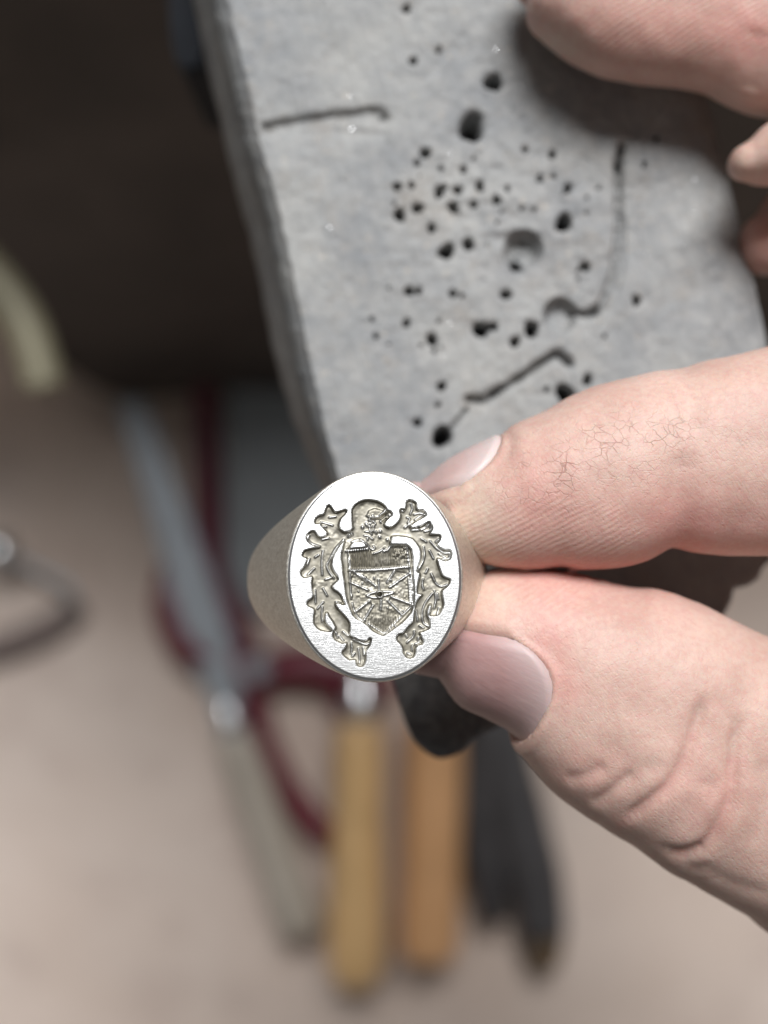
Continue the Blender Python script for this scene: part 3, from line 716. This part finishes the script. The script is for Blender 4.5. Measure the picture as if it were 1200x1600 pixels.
little = Finger([(1195,330,1215,430,-25,3.6),(1240,280,1270,430,-25,5.6),(1350,250,1370,400,-25,6.4),(1500,330,1500,500,-24,7),(1640,400,1640,620,-22,9)])
FN = dict(index=index, thumb=thumb, middle=middle, ringf=ringf, little=little)
VX = .29
ax_ = np.arange(1.5, 78, VX); ay_ = np.arange(-46, 62, VX); az_ = np.arange(-36, 3.5, VX).astype(np.float32)
GX, GY = np.meshgrid(ax_, ay_, indexing='ij')
kk = .22 + 4.0 * sst(34, 52, GX)[..., None]
sdf = None
def smin(a, b, k):
    h = np.clip(.5 + .5 * (b - a) / k, 0, 1); return b * (1 - h) + a * h - k * h * (1 - h)
for nm_, f in FN.items():
    cz, w, d, lat, side, t = [q.astype(np.float32) for q in f.field(GX, GY)]
    e = np.float32(2.25)
    q = (np.abs(lat / w)[..., None] ** e + np.abs((az_[None, None] - cz[..., None]) / d[..., None]) ** e) ** (1 / e)
    v = ((q - 1) * np.minimum(w, d)[..., None]).astype(np.float32)
    sdf = v if sdf is None else smin(sdf, v, kk).astype(np.float32)
# palm and wrist, beyond the right edge of the picture
pc = np.array([60., 10., -21.])
q = np.sqrt(((GX - pc[0]) / 22)[..., None] ** 2 + ((GY - pc[1]) / 40)[..., None] ** 2 + ((az_ - pc[2]) / 13)[None, None] ** 2)
sdf = smin(sdf, ((q - 1) * 13).astype(np.float32), kk)
q = np.sqrt(((GY - 8) / 28)[..., None] ** 2 + ((az_ + 22) / 12)[None, None] ** 2)
sdf = smin(sdf, np.maximum((q - 1) * 12, (60 - GX)[..., None]).astype(np.float32), kk)
sdf[-1] = 1; sdf[:, 0] = 1; sdf[:, -1] = 1; sdf[:, :, 0] = 1; sdf[:, :, -1] = 1

def surface_nets(S):
    ins = S < 0
    nx, ny, nz = S.shape
    cnt = np.zeros((nx - 1, ny - 1, nz - 1), np.int8)
    for a in (0, 1):
        for b in (0, 1):
            for c in (0, 1): cnt += ins[a:nx - 1 + a, b:ny - 1 + b, c:nz - 1 + c]
    act = (cnt > 0) & (cnt < 8); idx = np.argwhere(act)
    vid = np.full(act.shape, -1, np.int32); vid[act] = np.arange(len(idx))
    pos = np.zeros((len(idx), 3)); num = np.zeros(len(idx))
    corners = [(a, b, c) for a in (0, 1) for b in (0, 1) for c in (0, 1)]
    val = {c: S[idx[:, 0] + c[0], idx[:, 1] + c[1], idx[:, 2] + c[2]] for c in corners}
    for c in corners:
        for ax in range(3):
            if c[ax] == 0:
                e = list(c); e[ax] = 1; e = tuple(e); A, B = val[c], val[e]; k = (A < 0) != (B < 0)
                t = np.where(k, A / np.where(k, A - B, 1), 0)
                p = np.tile(np.array(c, float), (len(idx), 1)); p[:, ax] += t
                pos[k] += p[k]; num[k] += 1
    pos = pos / num[:, None] + idx
    quads = []
    for ax in range(3):
        sl0 = [slice(1, -1)] * 3; sl1 = [slice(1, -1)] * 3
        sl0[ax] = slice(0, -1); sl1[ax] = slice(1, None)
        A = ins[tuple(sl0)]; B = ins[tuple(sl1)]; e = np.argwhere(A != B); off = np.array([1, 1, 1]); off[ax] = 0; e = e + off
        fl = A[A != B]
        o1, o2 = [q for q in range(3) if q != ax]
        d1 = np.zeros(3, int); d1[o1] = 1; d2 = np.zeros(3, int); d2[o2] = 1
        g = lambda p: vid[p[:, 0], p[:, 1], p[:, 2]]
        qd = np.stack([g(e), g(e - d1), g(e - d1 - d2), g(e - d2)], -1)
        if ax == 1: fl = ~fl
        qd[~fl] = qd[~fl][:, ::-1]; quads.append(qd)
    quads = np.vstack(quads); return pos, quads[(quads >= 0).all(1)]
hv, hq = surface_nets(sdf)
hv = hv * VX + np.array([ax_[0], ay_[0], az_[0]])
def vnormals(v, q):
    n = np.cross(v[q[:, 2]] - v[q[:, 0]], v[q[:, 3]] - v[q[:, 1]]); o = np.zeros_like(v)
    for k in range(4): np.add.at(o, q[:, k], n)
    return o / (np.linalg.norm(o, axis=1)[:, None] + 1e-12)
def relax(v, q, it, lam=.5):
    e = np.vstack([q[:, [0, 1]], q[:, [1, 2]], q[:, [2, 3]], q[:, [3, 0]]])
    for _ in range(it):
        s = np.zeros_like(v); c = np.zeros(len(v))
        for a, b in ((0, 1), (1, 0)):
            for x in range(3): s[:, x] += np.bincount(e[:, a], v[e[:, b], x], len(v))
            c += np.bincount(e[:, a], minlength=len(v))
        v = v + lam * (s / c[:, None] - v)
    return v
hv = relax(hv, hq, 7)
n_ = vnormals(hv, hq)
if (n_ * (hv - hv.mean(0))).sum() < 0: hq = hq[:, ::-1]; n_ = -n_
# photo position of every vertex, for creases and blushes
sx = 600 + hv[:, 0] * 2000 / (100 - hv[:, 2]); sy = 800 - hv[:, 1] * 2000 / (100 - hv[:, 2])
front = sst(-.3, .2, n_[:, 2])
disp = np.zeros(len(hv))
def seg_fade(X, Y, p):
    # 0 at both ends of the line, 1 in its middle
    n = len(p); best = np.full(X.shape, 1e9); t = np.zeros(X.shape)
    for i in range(n):
        d = (X - p[i, 0]) ** 2 + (Y - p[i, 1]) ** 2; k = d < best; best = np.where(k, d, best); t = np.where(k, i / (n - 1), t)
    return np.minimum(t, 1 - t) * 2
def crease(pts, w, dep, bulge=.35):
    p = spline(pts, 30) if len(pts) > 2 else np.asarray(pts, float)
    b = (sx > p[:, 0].min() - 5 * w) & (sx < p[:, 0].max() + 5 * w) & (sy > p[:, 1].min() - 5 * w) & (sy < p[:, 1].max() + 5 * w)
    d = seg_dist(sx[b], sy[b], p)
    fade = sst(0, .3, seg_fade(sx[b], sy[b], p)); w2 = w * 1.25
    disp[b] += front[b] * fade * dep * (-.75 * np.exp(-(d / w2) ** 2) + .45 * bulge * np.exp(-((d - 2.6 * w2) / (2.0 * w2)) ** 2))
crease([(1104,1080),(1087,1137),(1071,1183),(1050,1221),(1017,1250),(968,1290)], 8, .50)
crease([(1156,1110),(1146,1187),(1144,1237),(1125,1287),(1100,1321),(1062,1333),(1020,1317)], 8, .52)
crease([(1100,1321),(1075,1348),(1100,1365)], 9, .22)
crease([(992,1206),(960,1232),(920,1258)], 8, .26)
crease([(950,1195),(915,1212),(880,1215)], 8, .22)
crease([(1040,1190),(985,1215),(930,1262)], 9, .10)
crease([(1085,1345),(1140,1380),(1210,1400)], 10, .18)
crease([(1190,1180),(1200,1250),(1170,1330)], 12, .15)
crease([(1060,1215),(1110,1225),(1160,1215)], 9, .08)
crease([(1040,930),(1048,860),(1056,790),(1070,700)], 20, .34)
crease([(1070,560),(1080,620),(1078,680)], 14, .18)
crease([(1168,150),(1176,100),(1190,40)], 18, .3)
crease([(812,668),(800,690),(790,705),(760,732),(722,754)], 7, .12, -.6)
disp += .06 * vnoise(sx / 30, sy / 30, 71) + .10 * vnoise(sx / 75, sy / 75, 72)
# nail beds
NAILS = {   # finger: s from tip to cuticle, middle angle, half angle
    'thumb': (-.03, .160, math.radians(-64), math.radians(72)),
    'index': (-.015, .150, math.radians(92), math.radians(66)),
}
def nail_end(a, s0, s1): return s1 - (s1 - s0) * (.30 * a * a + .20 * a ** 6)
for fn, (s0, s1, pc_, ph) in NAILS.items():
    if fn == 'ringf': continue
    f = FN[fn]; lo, hi = f.c[:, :2].min(0) - 12, f.c[:, :2].max(0) + 12
    b = np.where((hv[:, 0] > lo[0]) & (hv[:, 0] < lo[0] + 30) & (hv[:, 1] > lo[1]) & (hv[:, 1] < hi[1]))[0]
    cz, w, d, lat, side, t = f.field(hv[b, 0], hv[b, 1])
    phi = np.arctan2(side * lat / w, (hv[b, 2] - cz) / d)
    a = (np.angle(np.exp(1j * (phi - pc_)))) / ph
    own = np.abs((np.abs(lat / w) ** 2.25 + np.abs((hv[b, 2] - cz) / d) ** 2.25) ** (1 / 2.25) - 1) < .35
    L = f.len(); e1 = (t - nail_end(np.clip(a, -1, 1), s0, s1)) * L; e2 = (np.abs(a) - 1) * w * ph
    g = np.maximum(e1, e2)
    g = np.where((e1 > 0) & (e2 > 0), np.hypot(e1, e2), g)
    k = .6 if fn != 'ringf' else .3
    disp[b] += own * k * (-1.2 * (1 - sst(-.8, .12, g)) + .45 * np.exp(-((g - .75) / .65) ** 2))
hv = hv + n_ * disp[:, None]
hme = mesh_np('hand', hv, hq)
def blob(x, y, rx, ry, p=1.): return np.exp(-(((sx - x) / rx) ** 2 + ((sy - y) / ry) ** 2) ** p)
red = .55 * blob(830, 760, 70, 70) + .75 * blob(1060, 840, 60, 90) + .8 * blob(900, 890, 190, 22) + .9 * blob(858, 1010, 34, 44) + .8 * blob(885, 1075, 26, 40) + .55 * blob(870, 930, 120, 50) \
    + .45 * blob(930, 820, 160, 50) + .6 * blob(1000, 40, 260, 60) + .8 * blob(1180, 60, 60, 60) + .5 * blob(1100, 1240, 60, 60) + .35 * blob(930, 1210, 60, 40) + .7 * blob(1180, 830, 140, 60) + .8 * blob(1190, 360, 50, 80)
red += sum(.5 * np.exp(-(seg_dist(sx, sy, p) / 9) ** 2) for p in ([(1087,1137),(1071,1183),(1050,1221),(1017,1250),(968,1290)], [(1146,1187),(1144,1237),(1125,1287),(1100,1321),(1062,1333)]))
red = red * .85 + .05
ridge_ = sst(.2, .6, blob(840, 830, 170, 62) + blob(1000, 40, 260, 80) + .8 * blob(930, 920, 160, 40))
crk = np.clip(1.0 * blob(935, 705, 120, 60) + .7 * blob(835, 765, 70, 45) + .35 * blob(1060, 660, 90, 60), 0, 1)
cal = np.clip(.65 * blob(745, 800, 40, 70) + .5 * blob(775, 935, 32, 34) + .6 * blob(870, 70, 50, 30) + .4 * blob(1165, 265, 28, 36), 0, 1)
ca = hme.color_attributes.new('masks', 'FLOAT_COLOR', 'POINT')
ca.data.foreach_set('color', np.stack([np.clip(red, 0, 1), ridge_, crk, cal], -1).astype(np.float32).ravel())
hand = link('hand', hme, M_SKIN)
tag(hand, 'bare right hand pinching the ring between thumb and forefinger', 'hand')
for fn, (s0, s1, pc_, ph) in NAILS.items():
    f = FN[fn]; na, nb = 40, 44; V = []; AL = []
    for j in range(nb):
        for i in range(na):
            a = -1 + 2 * i / (na - 1); e = nail_end(a, s0, s1) + .004
            s = s0 + (e - s0) * (j / (nb - 1)); s_ = max(s, 0) if s >= 0 else s
            sc_ = .8 if fn == 'ringf' else 1
            off = sc_ * (.10 + .16 * (1 - a * a) - .9 * sst(.94, 1, np.array(j / (nb - 1))) - .9 * sst(.92, 1, abs(np.array(a))))
            V.append(f.point(s_, pc_ + a * ph, float(off))); AL.append(j / (nb - 1))
    V = np.array(V); me = mesh_np('fingernail', V, grid_quads(na, nb))
    at = me.attributes.new('along', 'FLOAT', 'POINT'); at.data.foreach_set('value', np.array(AL, np.float32))
    o = link('fingernail', me, M_NAIL_LIT if fn == 'index' else M_NAIL_SHADE, hand)
    sm = o.modifiers.new('thick', 'SOLIDIFY'); sm.thickness = .0003; sm.offset = -1

# ------------------------------------------------------------------ tools lying in the tray
def T(px, py, z): return P(px, py, z)
t1 = empty('graver', T(560, 1300, -316)); tag(t1, 'yellow wooden tool handle with rounded end and shiny metal ferrule, lying in the tray', 'tool')
za = -313
_lathe('handle', T(562, 1128, za), T(556, 1548, za), resample([(0, 6.2), (.02, 7.6), (.10, 8.4), (.3, 8.3), (.55, 9.2), (.8, 9.9), (.9, 9.6), (.95, 8.0), (.985, 4.8), (1, .3)], 70), M_YEL, t1, 36)
_lathe('ferrule', T(563, 1040, za), T(562, 1132, za), resample([(0, 2.6), (.2, 2.9), (.35, 3.8), (.5, 4.9), (.65, 5.4), (.8, 5.3), (.93, 4.7), (1, 4.0)], 40), M_SHINE, t1, 36)
_lathe('blade', T(566, 720, za - 4), T(563, 1045, za), [(0, .6), (.1, 1.4), (.8, 2.2), (1, 2.4)], M_STEEL, t1, 12)

t2 = empty('wooden_handled_tool', T(675, 1320, -316)); tag(t2, 'orange wooden tool handle with flat end, lying beside the yellow one', 'tool')
_lathe('handle', T(680, 1120, za), T(670, 1497, za), resample([(0, 7.4), (.03, 8.8), (.2, 9.6), (.6, 9.5), (.93, 9.9), (.975, 9.5), (.995, 8.0), (1, 6.8)], 60), M_ORG, t2, 36)
_lathe('ferrule', T(682, 1060, za), T(680, 1124, za), resample([(0, 4.5), (.5, 5.6), (1, 6.0)], 12), M_STEEL, t2, 28)
_lathe('blade', T(688, 800, za - 6), T(682, 1064, za), [(0, 1.), (1, 2.6)], M_STEEL, t2, 12)

t3 = empty('file', T(340, 1050, -320)); tag(t3, 'flat grey steel file with a pale wooden handle, lying slanted in the tray', 'file')
zf = -316
fo = [T(x, y, zf)[:2] for x, y in ((184, 628), (224, 622), (270, 740), (318, 870), (362, 1000), (378, 1085), (378, 1112), (340, 1122), (330, 1090), (288, 1000), (262, 900), (228, 780))]
slab('blade', fo, zf - 3, zf + 2, M_STEEL, t3, .8)
_lathe('ferrule', T(350, 1098, zf), T(366, 1150, zf), resample([(0, 5.0), (.5, 6.0), (1, 5.9)], 14), M_SHINE, t3, 28)
_lathe('handle', T(362, 1138, zf), T(476, 1462, zf), resample([(0, 5.6), (.06, 6.6), (.3, 7.4), (.6, 7.2), (.85, 8.2), (.95, 7.4), (.99, 5), (1, .6)], 50), M_GREYW, t3, 32)

t4 = empty('shears', T(440, 1080, -324)); tag(t4, 'red handled shears lying behind the ring, partly under the steel file', 'shears')
zr = -321
tube('handle', [T(x, y, zr) for x, y in spline([(398,1052),(402,1120),(430,1195),(470,1262),(512,1305),(545,1285),(560,1215),(550,1130),(520,1070),(455,1040)], 70)[:-1]], 4.6, M_RED, t4, 16, .8, closed=True)
tube('handle', [T(x, y, zr + 2) for x, y in spline([(262,880),(268,950),(295,1005),(345,1030),(400,1048),(470,1040),(540,1048),(610,1085)], 50)], [3., 6.5, 7.0, 6.0, 6.0, 7.5, 7.5, 5.], M_RED, t4, 18, .8)
tube('handle', [T(x, y, zr) for x, y in spline([(318,600),(322,700),(326,800),(334,900),(372,985),(400,1040)], 50)], [3.6, 4.8, 5.0, 4.6, 5.0, 4.], mat_simple('red_plastic_shaded', (.13, .020, .038), .45, 0, .3, .06, .1), t4, 16, .8)  # upper handle: same red plastic, its shade painted in as darker maroon
_lathe('pivot_screw', T(400, 1046, zr - 2), T(400, 1046, zr + 11) + np.array([.01, 0, 0]), resample([(0, 4.4), (.8, 4.4), (.95, 4.0), (1, 2.8)], 14), M_STEEL, t4, 24) if False else None
bm = bmesh.new(); bmesh.ops.create_cone(bm, cap_ends=True, segments=28, radius1=.0046, radius2=.0038, depth=.004, matrix=Matrix.Translation([c * MM for c in T(402, 1044, zr + 8)]))
me = bpy.data.meshes.new('pivot_screw'); bm.to_mesh(me); bm.free(); link('pivot_screw', me, M_STEEL, t4)

zb = -322
box = slab('box_lid', [T(x, y, zb)[:2] for x, y in ((352, 575), (560, 560), (575, 930), (392, 962), (352, 900))], -331, zb, M_GREYP, None, 1.6)
tag(box, 'plain grey metal plate lying in the tray behind the ring', 'metal plate')

t5 = empty('pliers', T(800, 1300, -320)); tag(t5, 'pliers with dark grey handles, lying right of the orange wooden handle', 'pliers')
zp = -318
tube('handle', [T(x, y, zp) for x, y in spline([(775,1080),(790,1180),(815,1290),(838,1380),(850,1462)], 40)], [6., 8.2, 9.2, 9.0, 7.6], M_DARK, t5, 22, .75)
tube('handle', [T(x, y, zp - 1) for x, y in spline([(760,1080),(752,1180),(752,1290),(764,1380),(772,1440)], 40)], [5.5, 6.8, 7.4, 7.2, 4.5], M_DARK, t5, 22, .75)
tube('handle_tip', [T(x, y, zp) for x, y in spline([(846,1440),(852,1475),(852,1512)], 12)], [6.4, 6.4, 4.0], M_BROWN, t5, 20, .8)
_lathe('joint', T(770, 960, zp), T(768, 1090, zp), resample([(0, 3), (.4, 6), (.8, 9), (1, 7)], 20), M_STEEL, t5, 24)

t6 = tube('hose', [P(x, y, -200) for x, y in spline([(-190, 290), (-100, 345), (-25, 417), (32, 494), (60, 566), (68, 606)], 60)], 4.8, M_CREAM, None, 28)
tag(t6, 'pale cream hose curving in at the left edge of the picture', 'hose')

t7 = empty('wire_hook_tool', T(0, 870, -316)); tag(t7, 'small shiny steel tool with a bent wire end at the left edge', 'tool')
bm = bmesh.new(); bmesh.ops.create_uvsphere(bm, u_segments=28, v_segments=18, radius=.0062, matrix=Matrix.Translation([c * MM for c in T(-2, 862, -314)]))
me = bpy.data.meshes.new('knob'); bm.to_mesh(me); bm.free(); me.polygons.foreach_set('use_smooth', np.ones(len(me.polygons), bool)); link('knob', me, M_SHINE, t7)
tube('wire', [T(x, y, -318) for x, y in spline([(8,870),(40,882),(80,902),(108,918),(114,938),(100,958)], 40)], [1.5, 1.3, 1.2, 1.2, 1.0], M_STEEL, t7, 14)
t8 = tube('dark_smudge', [T(x, y, -322) for x, y in spline([(-60,1030),(20,1004),(80,978),(124,944)], 30)], [3.5, 4.5, 4.5, 3.5], mat_simple('smudge_brown', (.20, .155, .14), .7, 0, .3, .1, .2), None, 18, .5)  # flat strip added to make the dark smudge below the small tool
tag(t8, 'dark brown strip lying below the small steel tool at the left edge', 'strap')
